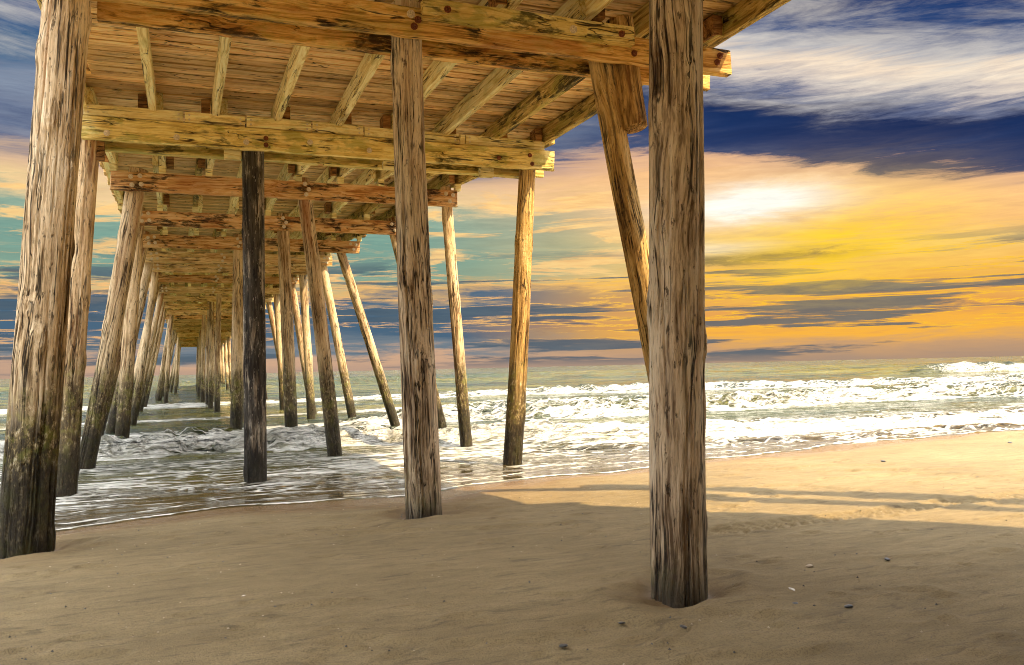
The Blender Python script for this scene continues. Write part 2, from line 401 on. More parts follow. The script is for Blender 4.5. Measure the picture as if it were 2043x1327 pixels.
def build_sand():
    xs = graded(-900, 1200, -4.5, 10.5, 0.028, 1.13); ys = graded(-500, 90, 2.2, 11.6, 0.028, 1.10)
    X, Y = np.meshgrid(xs, ys)
    Z = sand_h(X, Y)
    d = waterline(X) - Y
    dry = sstep(d, 0.2, 2.5) * np.exp(-np.maximum(d - 20, 0) / 60)
    Z += dry * 0.025 * (fbm(X * 0.9, Y * 1.3, 3) - 0.5)
    # low wind and wash ripples, longer across the slope
    q = fbm(X * 1.1 + 9, Y * 3.4 + 0.8 * X, 4)
    Z += dry * 0.026 * (sstep(q, 0.46, 0.54) - 0.5) * sstep(fbm(X * 0.5 + 4, Y * 0.5, 2), 0.32, 0.58)
    Z += dry * 0.006 * (fbm(X * 9, Y * 9, 3) - 0.5)
    # scattered dimples left by feet and tide
    for k in range(260):
        cx = rng.uniform(-2.5, 8.5); cy = rng.uniform(2.3, 8.6); s = rng.uniform(0.02, 0.06); a = rng.uniform(0.006, 0.024)
        i0, i1 = np.searchsorted(xs, [cx - 0.5, cx + 0.5]); j0, j1 = np.searchsorted(ys, [cy - 0.5, cy + 0.5])
        xx = X[j0:j1, i0:i1] - cx; yy = Y[j0:j1, i0:i1] - cy
        r2 = (xx / (s * 1.8)) ** 2 + (yy / s) ** 2
        Z[j0:j1, i0:i1] += a * (-np.exp(-r2) + 0.6 * np.exp(-((np.sqrt(r2) - 1.5) / 0.5) ** 2))
    # scour round the piles
    for cx, cy, r in FEET:
        rr = np.hypot(X - cx, Y - cy); th = np.arctan2(Y - cy, X - cx)
        k = 1 + 0.35 * np.sin(th * 2 + 0.7) + 0.2 * np.sin(th * 5)
        Z += -0.045 * np.exp(-((rr - r) / (0.13 * k)) ** 2) * (rr > r * 0.2) + 0.022 * np.exp(-((rr - r - 0.30 * k) / 0.09) ** 2)
    # vehicle track pressed into the sand
    tx0, ty0, tx1, ty1 = 3.4, 5.94, 9.5, 6.24
    L = math.hypot(tx1 - tx0, ty1 - ty0); ux, uy = (tx1 - tx0) / L, (ty1 - ty0) / L
    s = (X - tx0) * ux + (Y - ty0) * uy; t = -(X - tx0) * uy + (Y - ty0) * ux
    on = sstep(s, 0.0, 0.7) * sstep(s, L, L - 0.6)
    wid = sstep(np.abs(t), 0.17, 0.12)
    chev = np.sin((s + np.abs(t) * 0.9) * 2 * math.pi / 0.125)
    Z += on * (-0.020 * wid + 0.016 * np.exp(-((np.abs(t) - 0.185) / 0.03) ** 2) + 0.015 * wid * np.clip(chev * 2, -1, 1))
    ring = np.zeros_like(X)
    for cx, cy, r in FEET:
        ring = np.maximum(ring, 0.75 * np.exp(-np.maximum(np.hypot(X - cx, Y - cy) - r, 0) / 0.13))
    wet = ring + sstep(d, 1.5 + 0.5 * np.sin(X * 0.7), 0.1) + 0.35 * sstep(d, 3.5, 1.0) * sstep(fbm(X * 0.8, Y * 0.8, 3), 0.35, 0.6)
    mt, g, b = material('beach sand')
    tc = g.new('ShaderNodeNewGeometry').outputs['Position']
    at = g.new('ShaderNodeAttribute', attribute_name='wet').outputs['Fac']
    big = g.noise(tc, 0.7, 4, 0.55); med = g.noise(g.vmul(tc, (2.0, 6.5, 1.0)), 1.6, 5, 0.6, 0.6); gr = g.noise(tc, 95.0, 3, 0.7)
    c = g.ramp(g.add(g.mul(big, 0.5), g.mul(med, 0.5)), [(0.36, (0.184, 0.134, 0.064, 1)), (0.50, (0.234, 0.170, 0.080, 1)), (0.64, (0.286, 0.212, 0.104, 1))])
    c = g.mix(g.mul(g.sst(gr, 0.52, 0.36), 0.55), c, (0.085, 0.062, 0.035, 1))
    c = g.mix(g.mul(g.sst(g.noise(g.vmul(tc, (1.0, 4.5, 1.0)), 3.2, 6, 0.7, 0.8), 0.55, 0.64), 0.55), c, (0.10, 0.075, 0.043, 1))
    fl = g.noise(tc, 38.0, 2, 0.6)
    c = g.mix(g.mul(g.sst(fl, 0.70, 0.76), 0.6), c, (0.10, 0.075, 0.05, 1))
    c = g.mix(g.mul(g.m('MINIMUM', at, 1.0), 0.85), c, (0.155, 0.082, 0.028, 1))
    g.put(b.inputs['Base Color'], c)
    g.put(b.inputs['Roughness'], g.sst(at, 0.35, 0.9, 0.92, 0.22))
    b.inputs['Specular IOR Level'].default_value = 0.25
    h = g.add(g.add(g.mul(gr, 0.45), g.mul(med, 0.5)), g.mul(g.noise(g.vmul(tc, (9, 26, 9)), 1.0, 4, 0.6, 0.5), 0.35))
    g.put(b.inputs['Normal'], g.bump(h, 0.8, 0.03))
    ob = grid_mesh('beach_sand', X, Y, Z, mt, {'wet': wet})
    ob['kind'] = 'structure'
    ob['label'] = 'tan beach sand sloping down to the surf, shaded under the pier'
    return ob


build_sand()


# ------------------------------------------------------------------ sea
def breaker(x):
    return 18.6 - 0.22 * np.clip(x, -30, 14) + 0.5 * np.sin(x * 0.55) + 0.18 * np.sin(x * 1.9 + 1)


def build_sea():
    xs = graded(-9000, 14000, -5.0, 26.0, 0.075, 1.035); ys = graded(8.6, 16000, 9.0, 30.0, 0.05, 1.025)
    ys = ys[ys >= 8.6]
    X, Y = np.meshgrid(xs, ys)
    wl = waterline(X); d = Y - wl
    deep = sstep(d, 0.5, 9.0)
    far = sstep(d, 8, 60)
    fade = np.exp(-np.maximum(d - 220, 0) / 250)
    Z = deep * 0.10 * (fbm(X * 0.35, Y * 0.9, 4) - 0.5) + 0.028 * sstep(d, 0.15, 1.5) * (fbm(X * 1.6, Y * 4.2, 4) - 0.5)
    Z += far * fade * (0.30 * (fbm(X * 0.045 + 3, Y * 0.17, 4) - 0.5) + 0.18 * (fbm(X * 0.16 + 8, Y * 0.5, 3) - 0.5))
    F = np.zeros_like(X)
    inx = np.ones_like(X)

    def ridge(yb, amp, front, back, spill, fo):
        nonlocal Z, F
        q = Y - yb + (0.9 * (fbm(X * 0.8 + amp * 9, Y * 0.8, 4) - 0.5) + 0.35 * (fbm(X * 3.1, Y * 3.1 + amp * 9, 3) - 0.5)) * (1 if front < 1 else 2.5)
        prof = np.where(q < 0, np.exp(-(q / front) ** 2), np.exp(-(q / back) ** 2))
        rough = 0.55 + 0.9 * fbm(X * 1.1 + amp * 50, Y * 1.3, 4)
        Z = Z + amp * prof * rough
        lump = np.abs(2 * vnoise(X * 2.1, Y * 2.6 + 9) - 1) + 0.5 * np.abs(2 * vnoise(X * 4.7 + 5, Y * 5.3 + 9) - 1) + 0.25 * np.abs(2 * vnoise(X * 9.1 + 5, Y * 9.3 + 9) - 1)
        Z = Z + 0.36 * np.minimum(amp, 0.45) * np.clip(prof * 1.5, 0, 1) * (lump - 0.6) * fo
        F = np.maximum(F, fo * sstep(q, -front * 2.3, -front * 1.8) * (0.42 * np.exp(-np.maximum(q, 0) / (spill * .22)) + 0.58 * np.exp(-np.maximum(q, 0) / spill)) * (0.62 + 0.7 * fbm(X * 0.9 + 31, Y * 1.9, 4)))

    ridge(breaker(X), 0.40 * sstep(X, -14, -2) * (0.75 + 0.25 * np.cos(X * 0.2)), 0.40, 1.5, 2.6, 1.0)
    ridge(breaker(X) - 2.3 + 0.3 * np.sin(X * 0.9), 0.10 * sstep(X, 4.5, 7.0), 0.25, 0.7, 0.8, 0.7)
    ridge(25.0 + 0.9 * np.sin(X * 0.28 + 1) + 0.3 * np.sin(X * 0.9), 0.42 * sstep(X, 2.5, 8.0), 0.6, 2.0, 2.6, 0.95)
    ridge(33.0 + 1.2 * np.sin(X * 0.2), 0.22 * sstep(X, 5, 14.0) + 0.25 * sstep(X, -4, -12), 0.7, 2.4, 2.6, 0.8)
    ridge(47.0 - 0.10 * X + 2.0 * np.sin(X * 0.11), 0.26 * sstep(X, 3.0, 26.0) + 0.12, 0.9, 3.0, 3.0, 0.9)
    ridge(70.0 + 3 * np.sin(X * 0.06), 0.75 * sstep(X, 62, 76) + 0.12 * sstep(X, 20, 60), 1.3, 4.5, 3.0, 0.9 * sstep(X, 70, 74))
    ridge(95 + 4 * np.sin(X * 0.05), 0.5, 3.0, 6.0, 1.0, 0.0)
    ridge(140 + 5 * np.sin(X * 0.03), 0.6, 4.0, 8.0, 1.0, 0.0)
    # foam left lying between the breakers
    lace = fbm(X * 0.5, Y * 1.1, 4)
    side = sstep(X, 2.6, 6.5) + 0.8 * sstep(X, -2.2, -5)
    F = np.maximum(F, (0.20 * side + 0.20) * sstep(d, 4.5, 7) * sstep(Y, 55, 36) * (0.55 + 0.9 * lace))
    F = np.maximum(F, (0.60 + 0.16 * sstep(d, 1.2, 4.0)) * sstep(d, 9.5, 6.0) * sstep(d, 0.1, 0.6) * (0.45 + 0.9 * fbm(X * 0.7 + 3, Y * 1.5, 3)))
    F = np.maximum(F, (0.58 * sstep(X, 4.5, 7.5)) * sstep(d, 0.1, 0.5) * sstep(d, 9, 5))
    F = np.maximum(F, 0.30 * sstep(fbm(X * 0.12, Y * 0.5, 3), 0.66, 0.75) * far)
    # lip of the wash on the sand
    F = np.maximum(F, np.exp(-((d - 0.04) / 0.07) ** 2) + 0.75 * np.exp(-((d - 0.75 - 0.25 * np.sin(X * 1.3)) / 0.10) ** 2))
    Z = Z * sstep(d, -0.2, 0.8) + 0.020 * np.exp(-((d - 0.05) / 0.09) ** 2)
    shallow = sstep(d, 7.0, 0.0)
    mt, g, b = material('sea water with foam')
    tc = g.new('ShaderNodeNewGeometry').outputs['Position']
    fo = g.new('ShaderNodeAttribute', attribute_name='foam').outputs['Fac']
    sh = g.new('ShaderNodeAttribute', attribute_name='shallow').outputs['Fac']
    w = g.noise(g.vmul(tc, (0.8, 0.8, 0.8)), 1.4, 3, 0.5)
    tw = g.vadd(tc, g.xyz(g.mul(w, 0.9), g.mul(w, 0.5), 0.0))
    v1 = g.voro(g.vmul(tw, (1.6, 3.2, 1.0)), 1.6, 'DISTANCE_TO_EDGE')
    n1 = g.noise(g.vmul(tw, (0.75, 3.4, 1.0)), 1.5, 7, 0.62, 0.5)
    n2 = g.noise(g.vmul(tw, (3.5, 10.0, 5.0)), 1.5, 5, 0.65)
    pat = g.add(g.add(g.mul(n1, 0.68), g.mul(n2, 0.17)), g.mul(g.sst(v1, 0.20, 0.0), 0.15))
    thr = g.sub(0.925, g.mul(fo, 0.66))
    foam = g.sst(g.sub(pat, thr), -0.06, 0.13)
    wave_tone = g.noise(g.vmul(tc, (0.03, 0.22, 1.0)), 1.0, 6, 0.65, 0.4)  # streaks put the light and dark of distant waves into the water colour
    lo = g.mix(sh, g.ramp(wave_tone, [(0.38, (0.020, 0.032, 0.016, 1)), (0.50, (0.050, 0.055, 0.013, 1)), (0.62, (0.125, 0.105, 0.014, 1))]), (0.075, 0.052, 0.020, 1))
    g.put(b.inputs['Base Color'], g.mix(foam, lo, g.mix(g.sst(g.add(g.mul(n1, 0.6), g.mul(n2, 0.4)), 0.36, 0.62), (0.25, 0.235, 0.155, 1), (0.90, 0.86, 0.75, 1))))
    g.put(b.inputs['Roughness'], g.sst(foam, 0.0, 1.0, 0.06, 0.75))
    b.inputs['IOR'].default_value = 1.33
    b.inputs['Specular IOR Level'].default_value = 0.5
    ny_ = g.sep(tc)[1]
    bigw = g.noise(g.vmul(tc, (0.25, 0.9, 1.0)), 0.8, 4, 0.6)
    rip = g.noise(g.vmul(tw, (2.2, 7.5, 1.0)), 1.2, 5, 0.6)
    far_w = g.noise(g.vmul(tc, (0.035, 0.16, 1.0)), 1.0, 5, 0.62)
    nrm = g.bump(far_w, 1.0, 4.0)
    nrm = g.bump(g.mul(bigw, g.sst(sh, 0.0, 0.5, 1.0, 0.15)), 1.0, 0.8, nrm)
    calm = g.sst(sh, 0.0, 0.5, 1.0, 0.30)
    nrm = g.bump(g.mul(g.add(g.mul(rip, 0.8), g.mul(g.mul(n2, foam), 1.6)), calm), 1.0, 0.14, nrm)
    g.put(b.inputs['Normal'], nrm)
    ob = grid_mesh('sea', X, Y, Z, mt, {'foam': np.clip(F * (1 - 0.10 * sstep(X, 4, 8)), 0, 1.15), 'shallow': shallow})
    ob['kind'] = 'structure'
    ob['label'] = 'olive green sea with rows of white breakers rolling onto the beach'
    return ob


build_sea()

# ------------------------------------------------------------------ pier
PIER = bpy.data.objects.new('fishing_pier', None); COL.objects.link(PIER)
PIER['label'] = 'long wooden fishing pier on round piles running out into the surf'
PIER['category'] = 'pier'


def child(name, me, parent, loc=(0, 0, 0), mat=None, label=None, kind=None):
    o = bpy.data.objects.new(name, me); COL.objects.link(o); o.parent = parent; o.location = loc
    if label: o['label'] = label
    if kind: o['kind'] = kind
    return o


def box_mesh(name, sx, sy, sz, mat, bev=0.008, jit=0.0, seed=0):
    """sawn timber, centred in x and y, bottom at z=0"""
    bm = bmesh.new(); bmesh.ops.create_cube(bm, size=1)
    r = random.Random(seed)
    for v in bm.verts:
        v.co = Vector((v.co.x * sx + r.uniform(-jit, jit), v.co.y * sy + r.uniform(-jit, jit), (v.co.z + 0.5) * sz + r.uniform(-jit, jit)))
    if bev:
        bmesh.ops.bevel(bm, geom=bm.edges[:], offset=bev, segments=1, affect='EDGES')
    me = bpy.data.meshes.new(name); bm.to_mesh(me); bm.free(); me.materials.append(mat)
    return me


def long_beam_mesh(name, L, sy, sz, mat, seed=0, n=26):
    """long cap timber with slightly wavering arrises and split ends; local x runs along it"""
    r = np.random.default_rng(abs(int(seed)) + 1)
    prof = [(-.5, .03), (-.5, .97), (-.47, 1.), (.47, 1.), (.5, .97), (.5, .03), (.47, 0.), (-.47, 0.)]
    vs_ = []; fc = []
    for i in range(n + 1):
        x = -L / 2 + L * i / n
        wy = 0.004 * r.standard_normal(); wz = 0.005 * r.standard_normal()
        for a, c in prof:
            vs_.append((x + (0.01 * r.standard_normal() if i in (0, n) else 0), a * sy + wy + 0.0015 * r.standard_normal(), c * sz + wz * (1 if c < .5 else 0.4)))
    k = len(prof)
    for i in range(n):
        for j in range(k):
            a = i * k + j; b_ = i * k + (j + 1) % k
            fc.append((a, b_, b_ + k, a + k))
    fc.append(tuple(range(k - 1, -1, -1))[::-1]); fc.append(tuple(n * k + j for j in range(k))[::-1])
    me = bpy.data.meshes.new(name); me.from_pydata(vs_, [], fc); me.validate()
    bm = bmesh.new(); bm.from_mesh(me); bmesh.ops.recalc_face_normals(bm, faces=bm.faces[:]); bm.to_mesh(me); bm.free()
    me.materials.append(mat)
    return me


def bolt_mesh(name, mat, r=0.042):
    bm = bmesh.new()
    # washer disc, then the nut and the threaded end, pointing to -y
    def cyl(rad, y0, y1, seg):
        a = [bm.verts.new((rad * math.cos(2 * math.pi * i / seg), y0, rad * math.sin(2 * math.pi * i / seg))) for i in range(seg)]
        b_ = [bm.verts.new((rad * math.cos(2 * math.pi * i / seg), y1, rad * math.sin(2 * math.pi * i / seg))) for i in range(seg)]
        for i in range(seg):
            bm.faces.new((a[i], a[(i + 1) % seg], b_[(i + 1) % seg], b_[i]))
        bm.faces.new(b_)
    cyl(r, 0.004, -0.008, 14); cyl(r * 0.58, -0.006, -0.032, 6); cyl(r * 0.3, -0.03, -0.058, 8)
    bmesh.ops.recalc_face_normals(bm, faces=bm.faces[:])
    me = bpy.data.meshes.new(name); bm.to_mesh(me); bm.free(); me.materials.append(mat)
    return me


BOLT = bolt_mesh('bolt', M['bolt']); RBOLT = bolt_mesh('rusty_bolt', M['rust'], 0.036)


def pile_mesh(name, L, rb, rtop, mat, seed, na=28, nz=70, cracks=0, bend=0.02, knots=4, lump=0.035, cut=0.0):
    r = np.random.default_rng(abs(int(seed)) + 1)
    th = np.linspace(0, 2 * math.pi, na, endpoint=False); t = np.linspace(0, 1, nz)
    T, ZZ = np.meshgrid(th, t); zz = ZZ * L
    R = rb + (rtop - rb) * ZZ
    o = r.uniform(0, 200, 2)
    # periodic in the angle: sample on a circle
    cx = np.cos(T) * 1.2 + o[0]; cy = np.sin(T) * 1.2 + o[1]
    R = R * (1 + lump * 2 * (fbm(cx + zz * 0.35, cy + zz * 0.8, 3) - 0.5) + 0.05 * (fbm(cx * 2.5 + 5, cy * 2.5 + zz * 0.2, 3) - 0.5))
    for k in range(knots):
        a = r.uniform(0, 2 * math.pi); h = r.uniform(0.08, 0.95) * L; s = r.uniform(0.05, 0.10)
        da = np.abs(np.angle(np.exp(1j * (T - a)))) * rb
        q = (da / s) ** 2 + ((zz - h) / (s * 1.4)) ** 2
        R = R + rb * 0.13 * np.exp(-q) - rb * 0.10 * np.exp(-q * 7)
    for k in range(cracks):
        a = r.uniform(0, 2 * math.pi); h0 = r.uniform(-0.2, 0.8) * L; ln = r.uniform(0.6, 3.2)
        wob = a + 0.12 * (vnoise(zz * 1.3 + k * 7, zz * 0) - 0.5) + 0.05 * (vnoise(zz * 5 + k * 3, zz * 0) - 0.5)
        da = np.abs(np.angle(np.exp(1j * (T - wob)))) * rb
        R = R - r.uniform(0.012, 0.026) * np.exp(-(da / 0.0065) ** 2) * sstep(zz, h0, h0 + 0.35) * sstep(zz, h0 + ln, h0 + ln - 0.35)
    p1, p2 = r.uniform(0, 6, 2); bx_ = bend * (np.sin(ZZ * math.pi * 1.0) * math.cos(p1) + 0.5 * np.sin(ZZ * math.pi * 2.3 + p2) * np.sin(ZZ * math.pi))
    by_ = bend * np.sin(ZZ * math.pi) * math.sin(p1)
    X = R * np.cos(T) + bx_; Y = R * np.sin(T) + by_
    zz = zz + cut * np.cos(T) * np.exp(-zz / 0.15)
    co = np.stack([X, Y, zz], -1).reshape(-1, 3)
    me = bpy.data.meshes.new(name)
    fc = []
    for i in range(nz - 1):
        for j in range(na):
            a = i * na + j; b_ = i * na + (j + 1) % na
            fc.append((a, b_, b_ + na, a + na))
    fc.append(tuple((nz - 1) * na + j for j in range(na))); fc.append(tuple(range(na - 1, -1, -1)))
    me.from_pydata(co.tolist(), [], fc); me.shade_smooth()
    me.materials.append(mat)
    return me


def pile(foot, head, rb, rtop, mat, seed, label=None, **kw):
    a = Vector(foot); b_ = Vector(head); L = (b_ - a).length
    o = child('pile', pile_mesh('pile', L, rb, rtop, mat, seed, **kw), PIER, a, label=label)
    o.rotation_mode = 'QUATERNION'; o.rotation_quaternion = (b_ - a).to_track_quat('Z', 'Y')
    return o


CAPZ = 4.89; CAPH = 0.33; JZ = 5.36; JH = 0.28; DZ = JZ + JH + 0.003
HEADZ = 5.32

# bents: y, left end x, right end x, material of the caps
bents = [(-7.6, -1.5, 6.0, 'beam_amber'), (-3.6, -1.5, 6.0, 'beam_amber'), (0.4, -1.5, 6.0, 'beam_amber'), (4.50, -1.5, 6.0, 'beam_amber'), (8.25, -0.79, 5.80, 'beam_amber'),
         (13.1, -1.36, 5.75, 'beam_pine'), (16.45, -1.28, 5.12, 'beam_red'), (20.2, -1.30, 4.86, 'beam_red'), (23.6, -1.30, 4.47, 'beam_red'), (26.7, -1.35, 4.2, 'beam_pale'),
         (29.6, -1.42, 4.05, 'beam_pale'), (32.9, -1.55, 3.98, 'beam_red'), (37.3, -1.35, 3.9, 'beam_pale'), (41.5, -1.4, 3.85, 'beam_pale'), (46.1, -1.4, 3.8, 'beam_pale')]
y = 50.4
k = 0
while y < 114:
    bents.append((y, -1.4, 3.75, ('beam_pale', 'beam_red', 'beam_pale', 'beam_pale')[k % 4])); y += 4.25; k += 1
BY = np.array([b[0] for b in bents]); BR = np.array([b[2] for b in bents])


def right_edge(y):
    return float(np.interp(y, BY, np.where(BY < 10, 5.95, BR + 0.12)))


GAP = 0.20   # half distance between twin caps
for bi, (by, xl, xr, mk) in enumerate(bents):
    L = xr - xl
    for side in ((-1, 1) if bi < 6 else (-1,)):
        l2 = L + (0.0 if side < 0 else random.uniform(-0.1, 0.25)); thick = 0.10
        x0 = (xl + xr) / 2 + (0 if side < 0 else 0.05)
        n = 40 if 4 <= bi <= 8 else 12
        lab = None
        if bi == 4 and side < 0: lab = 'nearest cap beam, amber with dark mould, across the top of the picture'
        if bi == 5 and side < 0: lab = 'yellow green cap beam with a row of bolts, below a row of short boards'
        if bi == 6 and side < 0: lab = 'red brown cap beam with bolts in fours at its ends'
        hh = 0.285 if bi == 4 else (0.32 if bi == 5 else (CAPH if bi < 10 else 0.27))
        cb = child('cap_beam', long_beam_mesh('cap_beam', l2, thick, hh, M[mk], seed=bi * 2 + side, n=n), PIER, (x0, by + side * ((GAP if bi < 6 else 0.11) + 0.05), CAPZ + (0.06 if bi >= 10 else 0)), label=lab)
        if side < 0 and 4 <= bi <= 12:
            if bi == 4: spots = [(2.09, .09, 1), (2.06, .21, 0), (2.13, .16, 1), (4.55, .10, 1), (4.47, .20, 1), (5.62, .12, 1), (5.66, .2, 1), (0.2, .13, 0)]
            elif bi == 5: spots = [(-1.05, .09, 0), (-0.15, .10, 0), (0.80, .10, 0), (1.08, .18, 1), (1.08, .08, 1), (1.72, .17, 0), (2.62, .11, 0), (3.3, .16, 1), (4.75, .14, 1), (5.3, .22, 1), (5.34, .08, 1)]
            else:
                xm = {6: 2.1, 7: 2.07, 8: 1.24}.get(bi, 0.95)
                spots = [(xl + .35, .10, 0), (xl + .5, .12, 0), (xl + .33, .25, 0), (xl + .48, .27, 0), (xm, .09, 0), (xm + .05, .19, 0), (xm - .02, .29, 0), (xr - .17, .10, 0), (xr - .10, .23, 0), (xr - .25, .25, 0)]
            for (px, pz, ru) in spots:
                o = child('bolt', RBOLT if ru else BOLT, cb, (px - x0, -0.053, pz * hh / (0.33 if bi >= 6 else hh)))
                o.rotation_euler.y = random.uniform(0, 1)

# bent one: splice board bolted high on the front face, end stub
o = child('splice_board', long_beam_mesh('splice_board', 2.35, 0.09, 0.20, M['beam_pine'], seed=77, n=16), PIER, (3.33, 8.25 - 0.25 - 0.05 - 0.048, CAPZ + 0.155), label='pale splice board bolted along the top of the nearest cap beam')
for px, pz, mm in ((-0.92, .11, RBOLT), (0.45, .08, BOLT), (1.02, .10, RBOLT)):
    child('bolt', mm, o, (px, -0.048, pz))
# bent two: row of short boards between the cap and the joists
edges = [-1.36, -0.05, 0.80, 1.76, 2.55, 3.35, 4.1, 4.2, 5.6]
for a, b_ in zip(edges[:-1], edges[1:]):
    w_ = b_ - a - 0.024
    o = child('blocking_board', box_mesh('blocking_board', w_, 0.06, 0.160 + random.uniform(-.012, .012), M['joist'], 0.005, 0.004, int(a * 100)), PIER, ((a + b_) / 2, 13.1 - 0.228, CAPZ + 0.338))
    for px in (-w_ / 2 + .06, w_ / 2 - .06):
        if w_ > .3:
            for pz in (.045, .115):
                nb = child('nail', BOLT, o, (px, -0.03, pz)); nb.scale = (.38, .38, .38)
# bent two: lower ledger strips and hanging blocks under the twin caps
for (xa, xb, zz_) in ((-1.2, 1.9, -0.045), (2.0, 5.55, -0.05)):
    child('ledger_board', long_beam_mesh('ledger_board', xb - xa, 0.16, 0.042, M['beam_pine'], seed=int(xa * 9), n=10), PIER, ((xa + xb) / 2, 13.28, CAPZ + zz_))
for xb, hh in ((-1.22, .26), (0.62, .13), (3.0, .12), (4.62, .15)):
    child('hanging_block', box_mesh('hanging_block', 0.24, 0.10, hh, M['block'] if xb < -1 else M['joist'], 0.006, 0.004, int(xb * 10)), PIER, (xb, 13.06, CAPZ - hh + 0.02))

# joists with blocks on the caps
jm = [box_mesh('joist', 4.5, 0.10, JH, M['joist'], 0.006, 0.0, s) for s in range(2)]
jd = box_mesh('joist', 4.5, 0.10, JH, M['joist_dark'], 0.006, 0.0, 9)
blk = [box_mesh('block', 0.12, 0.14, 0.132, M['joist'], 0.006, 0.004, s) for s in range(3)]
blk2 = [box_mesh('block', 0.12, 0.26, 0.23, M['block'], 0.006, 0.004, s) for s in range(3)]
NJ = 9
for bi in range(len(bents) - 1):
    (ya, _, ra, _), (yb, _, rb_, _) = bents[bi], bents[bi + 1]
    y0, y1 = ya - 0.22, yb + 0.22
    for j in range(NJ):
        f = j / (NJ - 1); lap = 0.058 if bi % 2 else -0.058
        la = -1.36 if bi != 4 else -1.34
        xa = la + 0.05 + (right_edge(ya) - 0.22 - la) * f + lap + random.uniform(-.03, .03)
        xb = la + 0.05 + (right_edge(yb) - 0.22 - la) * f + lap + random.uniform(-.03, .03)
        d_ = Vector((xb - xa, y1 - y0, 0))
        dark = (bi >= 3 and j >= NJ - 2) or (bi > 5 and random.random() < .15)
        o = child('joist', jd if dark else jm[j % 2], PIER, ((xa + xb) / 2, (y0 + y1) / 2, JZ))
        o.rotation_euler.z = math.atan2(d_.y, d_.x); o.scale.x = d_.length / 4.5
        if bi >= 3 and bi < 17:
            zz_ = CAPZ + (CAPH if bi + 1 >= 6 else 0.49)
            if bi + 1 >= 6:
                child('block', blk[j % 3], PIER, (xb, yb - 0.165 + random.uniform(-.01, .01), CAPZ + CAPH + 0.002)).rotation_euler.z = random.uniform(-.05, .05)
            if random.random() < .85:
                child('block', blk2[j % 3], PIER, (xb + random.choice((-.13, .13)), yb - 0.1, JZ + 0.006))

# deck planks
PW, PT = 0.190, 0.075
pm = [box_mesh('plank', 7.0, PW - 0.030, PT, M['plank'], 0.004, 0.0, s) for s in range(2)]
ys_, n = [], 0
y = -9.0
stuff_v, stuff_f = [], []


def stuff_box(x0, x1, y0, y1, z0, z1):
    b_ = len(stuff_v)
    stuff_v.extend([(x0, y0, z0), (x1, y0, z0), (x1, y1, z0), (x0, y1, z0), (x0, y0, z1), (x1, y0, z1), (x1, y1, z1), (x0, y1, z1)])
    stuff_f.extend([tuple(b_ + i for i in q) for q in ((3, 2, 1, 0), (4, 5, 6, 7), (0, 1, 5, 4), (1, 2, 6, 5), (2, 3, 7, 6), (3, 0, 4, 7))])


while y < 114:
    xl = (-1.22 if y < 12.3 else -1.56) + random.uniform(-.025, .025); xr = right_edge(y) + random.uniform(-.03, .03)
    dz = random.uniform(0, .012)
    if 6.9 < y < 63.5:
        o = child('plank', pm[n % 2], PIER, ((xl + xr) / 2, y, DZ + dz)); o.scale.x = (xr - xl) / 7.0; o.rotation_euler.z = random.uniform(-.0012, .0012); n += 1
    else:
        stuff_box(xl, xr, y - PW / 2 + .006, y + PW / 2 - .006, DZ + dz, DZ + dz + PT)
    y += PW
me = bpy.data.meshes.new('far_planks'); me.from_pydata(stuff_v, [], stuff_f); me.materials.append(M['plank'])
child('far_planks', me, PIER, kind='stuff')
# unseen slab added above the planks so their gaps read dark from below
tv, tf = [], []
TZ0, TZ1 = DZ + PT + 0.016, DZ + PT + 0.046
ty = [-9.0, 4.0, 9.0, 12.2, 12.4] + [b[0] for b in bents if b[0] > 12.5]
for q in ty:
    xa = (-1.20 if q < 12.3 else -1.53); xb = right_edge(q) - .02
    tv += [(xa, q, TZ0), (xb, q, TZ0), (xb, q, TZ1), (xa, q, TZ1)]
for i in range(len(ty) - 1):
    a = i * 4
    for j in range(4):
        tf.append((a + j, a + (j + 1) % 4, a + 4 + (j + 1) % 4, a + 4 + j))
tf += [(3, 2, 1, 0), tuple(len(tv) - 4 + j for j in range(4))]
me = bpy.data.meshes.new('gap_shade_slab'); me.from_pydata(tv, [], tf); me.materials.append(M['block'])
child('gap_shade_slab', me, PIER)

# piles: foot, head, radii (metres)
P = pile
NR = dict(na=150, nz=420, cracks=60, knots=9)
P((2.77, 4.50, -0.9), (2.955, 4.50, HEADZ), .176, .165, M['pile_near'], 1, 'big grey weathered pile in the right foreground with deep cracks', lump=0.05, bend=0.03, **NR)
P((-1.38, 8.25, -0.9), (-0.965, 8.25, HEADZ), .215, .185, M['pile_left'], 2, 'thick cracked pile at the left edge with a black mossy foot', lump=0.04, **NR)
P((2.21, 8.25, -0.9), (2.085, 8.25, HEADZ), .188, .150, M['pile_near'], 3, 'grey pile standing at the edge of the wash in the middle of the picture', lump=0.05, bend=0.03, **NR)
MR = dict(na=72, nz=200, cracks=26, knots=7)
P((5.46, 8.30, -0.9), (4.28, 8.30, HEADZ), .150, .142, M['pile_gold'], 4, 'golden raking pile half hidden behind the big grey pile', bend=0.04, **MR)
P((4.665, 8.16, 4.235), (4.50, 8.16, HEADZ + .12), .135, .150, M['pile_gold'], 5, 'sawn off pile stub hanging below the nearest cap beam', na=60, nz=60, cracks=12, knots=3, cut=0.03)
P((-1.70, 13.1, -1.5), (-1.28, 13.1, HEADZ), .170, .150, M['pile'], 6, **MR)
P((0.905, 13.1, -1.5), (0.92, 13.1, HEADZ), .162, .158, M['pile_black'], 7, 'straight black tarred pile standing in the shallow wash', bend=0.008, lump=0.02, **MR)
P((4.85, 13.1, -1.5), (5.40, 13.1, HEADZ), .165, .140, M['pile_gold'], 8, 'golden brown pile on the right standing at the wet edge of the sand', **MR)
